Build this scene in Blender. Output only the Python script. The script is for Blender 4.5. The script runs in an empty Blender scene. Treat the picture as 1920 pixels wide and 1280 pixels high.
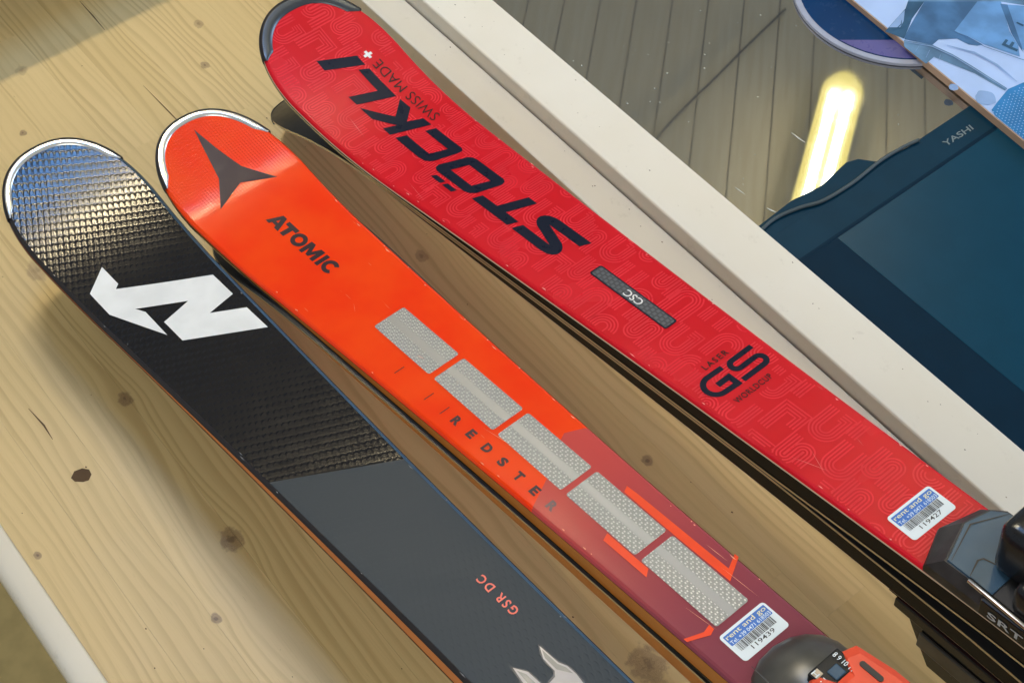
import bpy, bmesh, math, random
from mathutils import Vector, Matrix
from mathutils.geometry import tessellate_polygon
random.seed(7)
R = math.radians
S = bpy.context.scene
COL = S.collection

# ------------------------------------------------------------------ camera, world, light, exposure
cam_d = bpy.data.cameras.new("camera"); cam = bpy.data.objects.new("camera", cam_d); COL.objects.link(cam)
cam_d.sensor_width = 36; cam_d.lens = 52.83; cam_d.clip_start = .02; cam_d.clip_end = 100
cam.matrix_world = Matrix(((.624220, -.629545, .462625, .606997), (.781248, .502858, -.369845, -.363788),
                           (.000200, .592290, .805725, 1.050556), (0, 0, 0, 1)))
S.camera = cam
W = bpy.data.worlds.new("World"); S.world = W; W.use_nodes = True
W.node_tree.nodes["Background"].inputs[0].default_value = (.78, .90, 1.0, 1)
W.node_tree.nodes["Background"].inputs[1].default_value = .36
S.view_settings.view_transform = 'Standard'; S.view_settings.look = 'None'
S.view_settings.exposure = .02; S.view_settings.gamma = 1
S.render.engine = 'CYCLES'
S.cycles.use_denoising = True; S.cycles.use_adaptive_sampling = True; S.cycles.adaptive_threshold = .015
S.cycles.max_bounces = 5; S.cycles.diffuse_bounces = 3; S.cycles.glossy_bounces = 4; S.cycles.sample_clamp_indirect = 6

def area(name, loc, to, sx, sy, power, col, spread=180):
    l = bpy.data.lights.new(name, 'AREA'); l.shape = 'RECTANGLE'; l.size = sx; l.size_y = sy
    l.energy = power; l.color = col; l.spread = R(spread)
    o = bpy.data.objects.new(name, l); COL.objects.link(o); o.location = loc
    o.rotation_euler = (Vector(to) - Vector(loc)).to_track_quat('-Z', 'Y').to_euler()
    return o
area("skylight", (-1.12, .34, 2.50), (-1.12, .34, 0), .46, .60, 19, (.12, .42, 1.0))
area("window_light", (.9, 2.9, 1.1), (.1, .1, .1), 1.6, 1.0, 46, (.56, .74, 1.0))
area("fill_light", (1.9, -1.7, 2.2), (.1, 0, .1), 2.0, 1.4, 32, (1.0, .95, .84))  # added soft fill for the front of the bench, no real source

# ------------------------------------------------------------------ node helper and materials
class G:
    def __init__(s, name):
        s.m = bpy.data.materials.new(name); s.m.use_nodes = True
        s.t = s.m.node_tree; s.N = s.t.nodes; s.L = s.t.links
        s.b = s.N["Principled BSDF"]
    def _in(s, sock, v):
        if isinstance(v, bpy.types.NodeSocket): s.L.new(v, sock)
        elif v is not None: sock.default_value = v
    def math(s, op, a, b=None, c=None, clamp=False):
        n = s.N.new('ShaderNodeMath'); n.operation = op; n.use_clamp = clamp
        for i, v in enumerate((a, b, c)): s._in(n.inputs[i], v)
        return n.outputs[0]
    def add(s, a, b): return s.math('ADD', a, b)
    def sub(s, a, b): return s.math('SUBTRACT', a, b)
    def mul(s, a, b): return s.math('MULTIPLY', a, b)
    def step(s, x, lo, hi):
        n = s.N.new('ShaderNodeMapRange'); n.interpolation_type = 'SMOOTHSTEP'
        s._in(n.inputs[0], x); n.inputs[1].default_value = lo; n.inputs[2].default_value = hi
        return n.outputs[0]
    def xyz(s, v):
        n = s.N.new('ShaderNodeSeparateXYZ'); s.L.new(v, n.inputs[0]); return n.outputs
    def comb(s, x, y, z=0.):
        n = s.N.new('ShaderNodeCombineXYZ')
        for i, v in enumerate((x, y, z)): s._in(n.inputs[i], v)
        return n.outputs[0]
    def noise(s, vec, scale=1., detail=2., rough=.5):
        n = s.N.new('ShaderNodeTexNoise'); s.L.new(vec, n.inputs['Vector'])
        n.inputs['Scale'].default_value = scale; n.inputs['Detail'].default_value = detail
        n.inputs['Roughness'].default_value = rough
        return n.outputs[0]
    def pos(s): return s.N.new('ShaderNodeNewGeometry').outputs['Position']
    def obj(s): return s.N.new('ShaderNodeTexCoord').outputs['Object']
    def uv(s): return s.N.new('ShaderNodeUVMap').outputs[0]
    def rnd(s): return s.N.new('ShaderNodeObjectInfo').outputs['Random']
    def mix(s, f, a, b):
        n = s.N.new('ShaderNodeMix'); n.data_type = 'RGBA'
        s._in(n.inputs[0], f)
        for i, v in ((6, a), (7, b)):
            if isinstance(v, bpy.types.NodeSocket): s.L.new(v, n.inputs[i])
            else: n.inputs[i].default_value = (*v, 1)
        return n.outputs[2]
    def bump(s, h, strength=.3, dist=.001):
        n = s.N.new('ShaderNodeBump'); s.L.new(h, n.inputs['Height'])
        n.inputs['Strength'].default_value = strength; n.inputs['Distance'].default_value = dist
        s.L.new(n.outputs[0], s.b.inputs['Normal']); return n
    def set(s, **k):
        names = dict(col='Base Color', rough='Roughness', metal='Metallic', coat='Coat Weight', coatr='Coat Roughness',
                     ior='IOR', spec='Specular IOR Level', em='Emission Color', ems='Emission Strength')
        for a, v in k.items():
            i = s.b.inputs[names[a]]
            if isinstance(v, bpy.types.NodeSocket): s.L.new(v, i)
            elif isinstance(v, tuple): i.default_value = (*v, 1)
            else: i.default_value = v
        return s

def plain(name, col, rough=.5, metal=0., coat=0., coatr=.1, grain=0., gscale=900., mott=.06, spec=.5, rv=.24):
    """a painted / moulded surface with slight mottling, uneven gloss and fine grain"""
    g = G(name); p = g.obj()
    n1 = g.noise(p, 35., 3.)
    c = g.mix(g.step(n1, .3, .7), tuple(x * (1 - mott) for x in col), tuple(min(1, x * (1 + mott)) for x in col))
    r = g.math('MULTIPLY_ADD', g.noise(p, 120., 4., .65), rv, rough - rv / 2)
    g.set(col=c, rough=r, metal=metal, coat=coat, coatr=coatr, spec=spec)
    if grain: g.bump(g.noise(p, gscale, 2.), grain, .0006)
    return g.m

def emis(name, col, st):
    g = G(name); g.set(col=(0, 0, 0), em=col, ems=st); return g.m

KNOTS = [(-.153, -.174, .0062, .8), (.017, -.176, .0100, .75), (.068, -.222, .0042, .9), (-.324, -.166, .010, .45), (-.486, -.095, .0036, .95),
         (-.457, .092, .0046, .75), (-.513, .119, .0055, .5), (-.066, -.303, .0032, .9), (.168, .130, .0048, .85), (.302, .011, .0145, .65),
         (-.122, .114, .0065, .5), (-.565, -.055, .006, .35), (.40, .12, .009, .6)]
def wood_mat():
    g = G("pine_wood"); x, y, z = g.xyz(g.pos()); rn = g.rnd()
    warp = g.sub(g.noise(g.comb(g.mul(x, 2.2), g.mul(y, 9.), rn), 1., 2.), .5)
    warp2 = g.sub(g.noise(g.comb(g.mul(x, 9.), g.mul(y, 30.), rn), 1., 2.), .5)
    yy = g.add(y, g.add(g.mul(warp, .055), g.mul(warp2, .006)))
    warp3 = g.sub(g.noise(g.comb(g.mul(x, 160.), g.mul(y, 160.), 0.), 1., 2.), .5)
    kn_mask = None; ring = None
    for kx, ky, r, s in KNOTS:
        dx = g.sub(x, kx); dy = g.sub(y, ky)
        ex = g.mul(dx, 1 / (r * 4.5)); ey = g.mul(dy, 1 / (r * 2.6))
        q = g.math('EXPONENT', g.mul(g.add(g.mul(ex, ex), g.mul(ey, ey)), -1.))
        yy = g.sub(yy, g.mul(g.mul(dy, q), .80 * s))
        d = g.math('SQRT', g.add(g.mul(g.mul(dx, dx), .62), g.mul(dy, dy)))
        d = g.add(d, g.mul(warp3, r * 1.1))
        k = g.mul(g.sub(1., g.step(d, r * .70, r * 1.08)), s)
        cr = g.mul(g.sub(1., g.step(d, r * .08, r * .42)), s); core = cr if kn_mask is None else g.math('MAXIMUM', core, cr)
        rr = g.mul(g.math('SINE', g.mul(d, 6.28 / max(.0016, r * .22))), k)
        kn_mask = k if kn_mask is None else g.math('MAXIMUM', kn_mask, k)
        ring = rr if ring is None else g.add(ring, rr)
    off = g.mul(rn, 5.)
    v = g.add(g.mul(g.add(yy, off), 118.), g.mul(g.noise(g.comb(g.mul(g.add(yy, off), 26.), g.mul(x, .5), off), 1., 2.), 5.))
    fr = g.math('FRACT', v)
    late = g.mul(g.step(fr, .35, .86), g.sub(1., g.step(fr, .88, .995)))
    amp = g.step(g.noise(g.comb(g.mul(x, 1.6), g.mul(yy, 38.), off), 1., 2.), .28, .72)
    late = g.mul(late, g.math('MULTIPLY_ADD', amp, .75, .12))
    fib = g.noise(g.comb(g.mul(x, 14.), g.mul(y, 900.), 0.), 1., 2.)
    tone = g.noise(g.comb(g.mul(x, 1.2), g.mul(y, 7.), off), 1., 2.)
    c = g.mix(g.step(tone, .3, .7), (.62, .452, .20), (.68, .505, .24))
    c = g.mix(g.mul(rn, .40), c, (.58, .42, .175))
    c = g.mix(g.mul(late, .55), c, (.36, .225, .075))
    c = g.mix(g.mul(g.step(fib, .5, .8), .16), c, (.36, .23, .10))
    c = g.mix(g.mul(kn_mask, .62), c, (.25, .15, .08))
    c = g.mix(g.mul(g.math('ABSOLUTE', ring), .55), c, (.14, .078, .038))
    c = g.mix(g.mul(core, .75), c, (.10, .055, .028))
    pore = g.step(g.noise(g.comb(g.mul(x, 70.), g.mul(y, 1900.), 0.), 1., 1.), .70, .78)
    c = g.mix(g.mul(pore, .35), c, (.24, .14, .055))
    scuff = g.noise(g.comb(g.mul(x, 6.), g.mul(y, 6.), 3.), 1., 4., .7)
    g.set(col=c, rough=g.math('MULTIPLY_ADD', scuff, .25, .34), coat=.12, coatr=.3)
    g.bump(fib, .10, .0005)
    return g.m

def cream_mat():
    g = G("cream_paint"); p = g.pos()
    n = g.noise(p, 6., 4.); n2 = g.noise(p, 60., 4., .7)
    c = g.mix(g.step(n, .3, .7), (.76, .695, .585), (.80, .745, .65))
    c = g.mix(g.mul(g.step(n2, .60, .74), .26), c, (.50, .44, .35))
    g.set(col=c, rough=g.math('MULTIPLY_ADD', n2, .2, .46), spec=.3)
    g.bump(g.noise(p, 260., 3.), .08, .0006)
    return g.m

def glass_mat():
    """smoked counter glass: dark body, strong clear reflection, faint dust"""
    g = G("smoked_glass"); p = g.pos()
    d = g.noise(p, 9., 5., .7); d2 = g.noise(p, 420., 2., .6)
    dust = g.mul(g.step(d, .46, .78), g.step(d2, .55, .75))
    c = g.mix(g.mul(dust, .5), (.050, .050, .044), (.22, .22, .19))
    g.set(col=c, rough=g.math('MULTIPLY_ADD', g.step(d, .4, .8), .025, .020), ior=6.0)
    return g.m

def ceil_mat():
    g = G("ceiling_boards"); x, y, z = g.xyz(g.obj()); rn = g.rnd()
    n = g.noise(g.comb(g.mul(x, 3.), g.mul(y, 60.), rn), 1., 3.)
    c = g.mix(g.step(n, .3, .7), (.72, .64, .48), (.79, .72, .57)); c = g.mix(g.mul(rn, .3), c, (.66, .57, .42))
    g.set(col=c, rough=.5); return g.m

def topsheet_nordica():
    g = G("black_scaled_topsheet"); u, v, _ = g.xyz(g.uv())
    zone = g.step(g.sub(u, g.add(.0955, g.mul(v, .617))), -.0002, .0003)
    n = g.noise(g.obj(), 50., 4., .65)
    c = g.mix(zone, (.0085, .0085, .0115), (.030, .040, .050))
    g.set(col=c, rough=g.add(g.mul(zone, .30), g.math('MULTIPLY_ADD', n, .12, .10)), coat=0., spec=g.math('MULTIPLY_ADD', zone, -.12, .32))
    return g.m
def topsheet_atomic():
    g = G("orange_topsheet"); u, v, _ = g.xyz(g.uv())
    # maroon zone: starts at a broken front across the ski, fading to plum towards the binding
    fl = g.add(.2045, g.mul(g.math('MINIMUM', g.add(v, .0135), 0.), -.52))
    fr_ = g.add(.182, g.mul(g.math('ABSOLUTE', g.sub(v, .0225)), .50))
    side = g.step(v, .0010, .0012)
    front = g.add(g.mul(side, fr_), g.mul(g.sub(1., side), fl))
    zone = g.step(g.sub(u, front), -.0003, .0003)
    fade = g.step(u, .18, .40)
    p = g.obj(); n = g.noise(p, 1500., 2.); n2 = g.noise(p, 18., 3.)
    o = g.mix(g.step(n2, .3, .7), (.90, .036, .003), (.93, .060, .004))
    m = g.mix(fade, (.54, .070, .066), (.185, .052, .082))
    c = g.mix(g.mul(zone, .92), o, m)
    scr = g.mul(g.step(g.noise(g.comb(g.mul(u, 30.), g.mul(v, 210.), 1.), 1., 2.), .735, .76), .3)
    c = g.mix(scr, c, (.90, .32, .16))
    g.set(col=c, rough=g.math('MULTIPLY_ADD', n2, .06, .10), coat=.0, spec=.30)
    k = 2 * math.pi / .0036
    dots = g.mul(g.math('SINE', g.mul(g.add(u, v), k * .707)), g.math('SINE', g.mul(g.sub(u, v), k * .707)))
    near = g.sub(1., g.step(u, -.235, -.190))
    h = g.add(g.mul(dots, g.math('MULTIPLY_ADD', near, .97, .03)), g.mul(n, .05))
    g.bump(h, 1., .00026)
    return g.m
def topsheet_stockli():
    g = G("red_topsheet"); p = g.obj(); n = g.noise(p, 1700., 2.); n2 = g.noise(p, 16., 3.)
    u, v, _ = g.xyz(g.uv())
    c = g.mix(g.step(n2, .3, .7), (.60, .004, .013), (.66, .006, .018))
    scr = g.mul(g.step(g.noise(g.comb(g.mul(u, 24.), g.mul(v, 160.), 4.), 1., 2.), .745, .77), .25)
    c = g.mix(scr, c, (.80, .22, .22))
    g.set(col=c, rough=g.math('MULTIPLY_ADD', n2, .12, .20), coat=.0, spec=.22)
    g.bump(n, .22, .0003)
    return g.m
def panel_mat(lam):
    """metallised fabric laminate: small woven stitches either side of a smooth centre strip"""
    g = G("silver_weave"); u, v, _ = g.xyz(g.uv())
    k = 2 * math.pi
    row = g.mul(u, 1 / .0027); colm = g.add(g.mul(v, 1 / .0052), g.mul(g.math('FLOOR', row), .5))
    a = g.math('ABSOLUTE', g.sub(g.math('FRACT', row), .5)); b = g.math('ABSOLUTE', g.sub(g.math('ABSOLUTE', g.sub(g.math('FRACT', colm), .5)), .17))
    st = g.mul(g.sub(1., g.step(a, .14, .34)), g.sub(1., g.step(b, .06, .14)))
    strip = g.sub(1., g.step(g.math('ABSOLUTE', g.sub(v, .0022)), .0028, .0036))
    st = g.mul(st, g.sub(1., strip))
    wav = g.mul(g.math('SINE', g.mul(g.add(row, colm), k)), g.sub(1., strip))
    c = g.mix(g.mul(st, .55), (.25, .25, .247), (.70, .70, .67))
    g.set(col=c, rough=g.math('MULTIPLY_ADD', st, -.12, .44), metal=.62)
    g.bump(g.add(st, g.mul(wav, .5)), .4, .0004)
    return g.m
def carbon_mat():
    g = G("carbon_weave"); u, v, _ = g.xyz(g.uv())
    a = g.math('FRACT', g.mul(u, 1 / .004)); b = g.math('FRACT', g.add(g.mul(v, 1 / .004), g.mul(g.math('FLOOR', g.mul(u, 1 / .004)), .5)))
    st = g.mul(g.step(a, .2, .5), g.step(b, .2, .5))
    g.set(col=g.mix(st, (.030, .036, .050), (.085, .095, .115)), rough=.35, coat=.4); return g.m

M = dict(
    wood=wood_mat(), cream=cream_mat(), glass=glass_mat(), ceil=ceil_mat(),
    gap=plain("dark_gap", (.012, .010, .008), .8), backing=plain("groove_shade", (.34, .31, .34), .8), floor=plain("floor_lino", (.52, .41, .19), .42, mott=.08, spec=.3),
    hole=plain("torn_wood", (.10, .055, .022), .8),
    nord=topsheet_nordica(), atom=topsheet_atomic(), stock=topsheet_stockli(),
    white=plain("white_print", (.80, .80, .80), .35, coat=.3), silver=plain("silver_guard", (.80, .79, .77), .20, metal=.75),
    guard_d=plain("graphite_guard", (.085, .095, .11), .32, metal=.6, grain=.05), rim=plain("dark_rim", (.016, .012, .013), .35),
    edge=plain("steel_edge", (.70, .67, .63), .22, metal=1., rv=.14), base=plain("ski_base", (.014, .014, .015), .35),
    sw_orange=plain("orange_sidewall", (.62, .17, .035), .38), sw_amber=plain("amber_sidewall", (.60, .20, .030), .35),
    sw_black=plain("black_sidewall", (.008, .007, .007), .25, rv=.06, spec=.12), laminate=plain("pale_laminate", (.58, .47, .33), .4),
    navy=plain("navy_print", (.005, .010, .026), .30, spec=.14), star=plain("plum_print", (.030, .012, .018), .42, spec=.2),
    maroonp=plain("dark_maroon_print", (.030, .004, .012), .4, spec=.25), maroong=plain("grey_maroon_print", (.13, .045, .055), .4),
    coral=plain("coral_print", (.80, .12, .075), .4), orange=plain("orange_print", (.90, .060, .006), .35, spec=.2),
    red2=plain("light_red_print", (.765, .020, .038), .30, spec=.25), darkred=plain("dark_red_print", (.016, .002, .005), .4, spec=.2),
    panel=panel_mat(0), carbon=carbon_mat(),
    emb=plain("emblem_silver", (.26, .24, .235), .42, metal=.3), embg=plain("emblem_grey", (.12, .115, .10), .35, metal=.3),
    paper=plain("label_paper", (.78, .84, .88), .45, mott=.02), blue=plain("label_blue", (.028, .15, .56), .45), yell=plain("label_yellow", (.82, .80, .45), .5),
    ink=plain("label_ink", (.035, .035, .040), .5), lblue=plain("label_pale_blue", (.66, .80, .90), .5), grey=plain("label_grey", (.42, .46, .50), .5),
    bblk=plain("binding_black", (.009, .009, .011), .26, grain=.03, rv=.08, spec=.4), bgry=plain("binding_grey", (.075, .070, .060), .32, mott=.35, rv=.1),
    bsteel=plain("binding_slate", (.032, .078, .135), .36, mott=.12, grain=.05), bred=plain("binding_orange", (.85, .075, .022), .35, coat=.2),
    bscuff=plain("scuffed_black", (.030, .028, .028), .5, mott=.6, grain=.25, gscale=300),
    screen=plain("screen_glass", (.004, .046, .086), .26, mott=.03, spec=.12, rv=.03), bezel=plain("monitor_bezel", (.003, .032, .062), .4, spec=.10, rv=.05),  # monitor teal is a reflection painted into the base colours
    bezel2=plain("monitor_gap", (.001, .018, .040), .45, spec=.08, rv=.05), mtext=plain("monitor_text", (.15, .20, .22), .5),
    cable=plain("grey_cable", (.075, .095, .105), .5, spec=.2), blkcable=plain("dark_cable", (.08, .08, .10), .5),
    plate_b=plain("deep_blue_enamel", (.001, .035, .125), .25, spec=.1), plate_v=plain("violet_reflection_paint", (.10, .095, .28), .3, spec=.2), plate_r=plain("pale_rim", (.36, .38, .48), .45, spec=.2),
    tan=plain("board_core", (.52, .34, .23), .6), print0=plain("print_pale_blue", (.42, .56, .86), .5, mott=.04, spec=.2),
    print1=plain("print_slate_blue", (.058, .150, .310), .5, mott=.25, spec=.2), print2=plain("print_mid_blue", (.125, .285, .56), .5, mott=.18, spec=.2),
    print3=plain("print_deep_teal", (.032, .095, .180), .5, mott=.25, spec=.2), print4=plain("print_grey_blue", (.115, .225, .375), .5, mott=.3, spec=.2),
    print5=plain("print_azure", (.030, .195, .46), .5, mott=.15, spec=.2), print6=plain("print_soft_blue", (.25, .38, .64), .5, mott=.1, spec=.2),
    scuff_o=plain("orange_scuff", (.92, .34, .20), .5), scuff_r=plain("red_scuff", (.88, .30, .28), .5), scuff_g=plain("grey_scuff", (.16, .17, .18), .5), chip=plain("paint_chip", (.26, .20, .14), .7),
    dust=plain("dust_fleck", (.62, .62, .55), .8), housing=plain("lamp_housing", (.75, .72, .62), .5),
    tube=emis("lamp_tube", (1.0, .83, .50), 330.), tube2=emis("dim_lamp_tube", (1.0, .88, .55), 42.), diffuser=emis("lamp_diffuser", (1.0, .84, .24), 1.5),
)

# ------------------------------------------------------------------ object helpers
def link(name, verts, faces, mat, parent=None, smooth=False, uvs=None):
    me = bpy.data.meshes.new(name); me.from_pydata(verts, [], faces); me.update()
    if uvs is not None:
        l = me.uv_layers.new(name="UVMap")
        for i, lp in enumerate(me.loops): l.data[i].uv = uvs[lp.vertex_index]
    if smooth:
        for p in me.polygons: p.use_smooth = True
    if isinstance(mat, (list, tuple)):
        for m_ in mat: me.materials.append(M[m_])
    else: me.materials.append(M[mat])
    o = bpy.data.objects.new(name, me); COL.objects.link(o)
    if parent is not None: o.parent = parent
    return o
def bmlink(name, bm, mat, parent=None, smooth=False):
    me = bpy.data.meshes.new(name); bm.to_mesh(me); bm.free()
    if smooth:
        for p in me.polygons: p.use_smooth = True
    me.materials.append(M[mat])
    o = bpy.data.objects.new(name, me); COL.objects.link(o)
    if parent is not None: o.parent = parent
    return o
def empty(name, loc=(0, 0, 0)):
    o = bpy.data.objects.new(name, None); COL.objects.link(o); o.location = loc; o.empty_display_size = .02; return o
def tag(o, label, cat=None, group=None, kind=None):
    o["label"] = label
    if cat: o["category"] = cat
    if group: o["group"] = group
    if kind: o["kind"] = kind
    return o
def box(x0, x1, y0, y1, z0, z1, bev=0., seg=2):
    bm = bmesh.new(); bmesh.ops.create_cube(bm, size=1.)
    bmesh.ops.scale(bm, vec=(x1 - x0, y1 - y0, z1 - z0), verts=bm.verts)
    bmesh.ops.translate(bm, vec=((x0 + x1) / 2, (y0 + y1) / 2, (z0 + z1) / 2), verts=bm.verts)
    if bev: bmesh.ops.bevel(bm, geom=bm.edges[:], offset=bev, segments=seg, affect='EDGES', profile=.6)
    return bm
def tube(name, pts, r, mat, parent=None, n=8):
    P = [Vector(p) for p in pts]; V = []; F = []
    for i, p in enumerate(P):
        t = (P[min(i + 1, len(P) - 1)] - P[max(i - 1, 0)]).normalized()
        a = t.cross(Vector((0, 0, 1)) if abs(t.z) < .9 else Vector((1, 0, 0))).normalized(); b = t.cross(a)
        for k in range(n):
            w = 2 * math.pi * k / n; V.append(p + a * math.cos(w) * r + b * math.sin(w) * r)
    for i in range(len(P) - 1):
        for k in range(n):
            F.append((i * n + k, i * n + (k + 1) % n, (i + 1) * n + (k + 1) % n, (i + 1) * n + k))
    F.append(tuple(range(n))); F.append(tuple(reversed(range(len(V) - n, len(V)))))
    return link(name, V, F, mat, parent, True)
def spline(pts, k=8):
    P = [Vector(p) for p in pts]; P = [P[0] * 2 - P[1]] + P + [P[-1] * 2 - P[-2]]; o = []
    for i in range(1, len(P) - 2):
        for j in range(k):
            t = j / k; a, b, c, d = P[i - 1:i + 3]
            o.append(.5 * (2 * b + (c - a) * t + (2 * a - 5 * b + 4 * c - d) * t * t + (3 * b - a - 3 * c + d) * t ** 3))
    o.append(P[-2]); return o
def prism(name, poly, z0, z1, mat, parent=None, bev=0.):
    bm = bmesh.new(); vs = [bm.verts.new((x, y, z0)) for x, y in poly]
    f = bm.faces.new(vs)
    if f.normal.z == 0: f.normal_update()
    f.normal_update()
    if f.normal.z < 0: bmesh.ops.reverse_faces(bm, faces=[f])
    r = bmesh.ops.extrude_face_region(bm, geom=[f]); up = [e for e in r['geom'] if isinstance(e, bmesh.types.BMVert)]
    bmesh.ops.translate(bm, vec=(0, 0, z1 - z0), verts=up)
    bmesh.ops.recalc_face_normals(bm, faces=bm.faces)
    if bev:
        ee = [e for e in bm.edges if all(abs(v.co.z - z1) < 1e-7 for v in e.verts)]
        bmesh.ops.bevel(bm, geom=ee, offset=bev, segments=2, affect='EDGES', profile=.6)
    return bmlink(name, bm, mat, parent)

# ------------------------------------------------------------------ setting: floor, ceiling, lamps
tag(link("floor", [(-3, -3, -.72), (3, -3, -.72), (3, 3, -.72), (-3, 3, -.72)], [(0, 1, 2, 3)], 'floor'), "olive brown floor beside the bench", kind='structure')
CD = Vector((.675, -.738, 0)).normalized(); CP = Vector((-CD.y, CD.x, 0))   # along / across the ceiling boards
CEIL_Z = 2.55
ceil = empty("ceiling", (-1.4, 1.8, CEIL_Z)); tag(ceil, "pale boarded ceiling that shows only as a reflection", kind='structure')
ceil.rotation_euler = (0, 0, math.atan2(CD.y, CD.x))
bmlink("backing_board", box(-3.4, 3.4, -2.8, 2.8, .012, .03), 'backing', ceil)
pb = box(-3.4, 3.4, -.0603, .0603, .006, .0118, .0015, 1); pme = None
for i in range(-22, 23):
    if pme is None:
        o = bmlink("plank", pb, 'ceil', ceil); pme = o.data
    else:
        o = bpy.data.objects.new("plank", pme); COL.objects.link(o); o.parent = ceil
    o.location = (0, i * .125 + .0055, 0)
def lamp(cx, cy, length, label, ang, tube_mat):
    t = empty("ceiling_lamp", (cx, cy, CEIL_Z)); t.rotation_euler = (0, 0, ang)
    tag(t, label, "lamp", "ceiling lamps over the bench")
    def capsule(hw, hl, z0, z1, inset):
        P = []
        for k in range(25):
            a = -math.pi / 2 + math.pi * k / 24; P.append((hl - hw * 1.3 + math.cos(a) * hw * 1.3, math.sin(a) * hw))
        P += [(-x, y) for x, y in reversed(P)]
        return [(x, y, z0) for x, y in P], [(x * (1 - inset * .15), y * (1 - inset), z1) for x, y in P]
    for nm, hw, z0, z1, ins, mt in (("housing", .072, -.002, -.02, .02, 'housing'), ("diffuser", .067, -.0205, -.060, .22, 'diffuser')):
        a, b = capsule(hw, length / 2, z0, z1, ins); n = len(a)
        link(nm, a + b, [(k, (k + 1) % n, n + (k + 1) % n, n + k) for k in range(n)] + [tuple(range(n)), tuple(range(n, 2 * n))], mt, t)
    for s in (-1, 1):
        tube("tube", [(-length / 2 + .16, s * .024, -.070), (length / 2 - .16, s * .024, -.070)], .0125, tube_mat, t, 8)
    return t
LA = math.atan2(-.83, .56)
lamp(-1.049, 2.03, 1.9, "long twin tube ceiling lamp mirrored in the counter glass", LA, 'tube2')
lamp(-1.56, .53, .92, "twin tube ceiling lamp above the ski tips", math.pi / 2, 'tube')
# cable stapled to the ceiling, it shows as a thin line in the glass
tag(tube("ceiling_cable", spline([(-1.66, 1.9, 2.544), (-1.763, 2.128, 2.542), (-1.815, 2.31, 2.542), (-1.851, 2.471, 2.542), (-1.901, 2.68, 2.542), (-1.95, 2.9, 2.544)], 6), .0042, 'blkcable'),
    "thin dark cable running across the boarded ceiling", "cable")
# unseen light blocker added at the head of the bench; it keeps the lamp off the far end of the boards
blocker = empty("shadow_board", (-1.0, .05, 0)); tag(blocker, "unseen board added to shade the head of the bench", "blocker")
bmlink("board", box(-.25, .356, -.65, .75, .185, .203, .002), 'cream', blocker)
for yy in (-.64, .74): bmlink("support", box(-.25, -.10, yy - .009, yy + .009, .0, .185), 'cream', blocker)

# ------------------------------------------------------------------ bench
bench = empty("wooden_bench", (0, 0, -.72)); bench.location = (0, 0, 0)
tag(bench, "long pine board bench with cream painted rims under all the skis", "bench")
ys = [-.3125]; 
while ys[-1] < .262:
    ys.append(min(ys[-1] + random.uniform(.040, .058), .264))
if ys[-1] - ys[-2] < .02: ys.pop(-2)
for a, b in zip(ys[:-1], ys[1:]):
    xs = [-1.3, random.choice((-.62, -.40, -.28, .05, .31)) + random.uniform(-.05, .05), 1.35]
    for c, d in zip(xs[:-1], xs[1:]):
        bmlink("plank", box(c + .00006, d - .00006, a + .00006, b - .00006, -.028, random.uniform(-.00012, .00004)), 'wood', bench)
# front trim: rounded cream edge
prof = [(-.3126, -.028), (-.3126, -.0006), (-.3150, -.0002), (-.3215, -.0006), (-.3270, -.0022), (-.3312, -.0052), (-.3340, -.0098), (-.3350, -.016), (-.3350, -.055), (-.3126, -.055)]
V = []; n = len(prof)
for i in range(41):
    x = -1.3 + 2.65 * i / 40
    V += [(x, y + .012 * x if False else y, z) for y, z in prof]
link("front_edge", V, [(i * n + k, (i + 1) * n + k, (i + 1) * n + (k + 1) % n, i * n + (k + 1) % n) for i in range(40) for k in range(n)], 'cream', bench, True)
bmlink("front_panel", box(-1.28, 1.33, -.285, -.265, -.72, -.03), 'cream', bench)
bmlink("rear_rim", box(-1.3, 1.35, .2530, .2872, -.03, .030, .0016, 2), 'cream', bench)
# torn hole in the boards
hp = [(-.1165, -.2425), (-.1125, -.2478), (-.1075, -.2470), (-.1030, -.2420), (-.1015, -.2375), (-.1050, -.2330), (-.1105, -.2322), (-.1150, -.2362)]
link("torn_hole", [(x, y, .00015) for x, y in hp] , [tuple(range(len(hp)))], 'hole', bench)
def ribbon2(pts, w, z):
    V = []; F = []
    for i, p in enumerate(pts):
        a = Vector(pts[max(i - 1, 0)]); b = Vector(pts[min(i + 1, len(pts) - 1)]); t = (b - a).normalized(); q = Vector((-t.y, t.x)) * w / 2
        ww = 1. if 0 < i < len(pts) - 1 else .3
        V += [(p[0] + q.x * ww, p[1] + q.y * ww, z), (p[0] - q.x * ww, p[1] - q.y * ww, z)]
    for i in range(len(pts) - 1): F.append((2 * i, 2 * i + 1, 2 * i + 3, 2 * i + 2))
    return V, F
for pts, w in (([(-.470, .029), (-.43, .030), (-.40, .0305), (-.365, .029)], .0011), ([(-.62, .041), (-.59, .0405), (-.565, .0395)], .0013), ([(-.195, -.2425), (-.172, -.2405), (-.155, -.2415)], .0016)):
    V, F = ribbon2(pts, w, .00018); link("crack", V, F, 'hole', bench)

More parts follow.
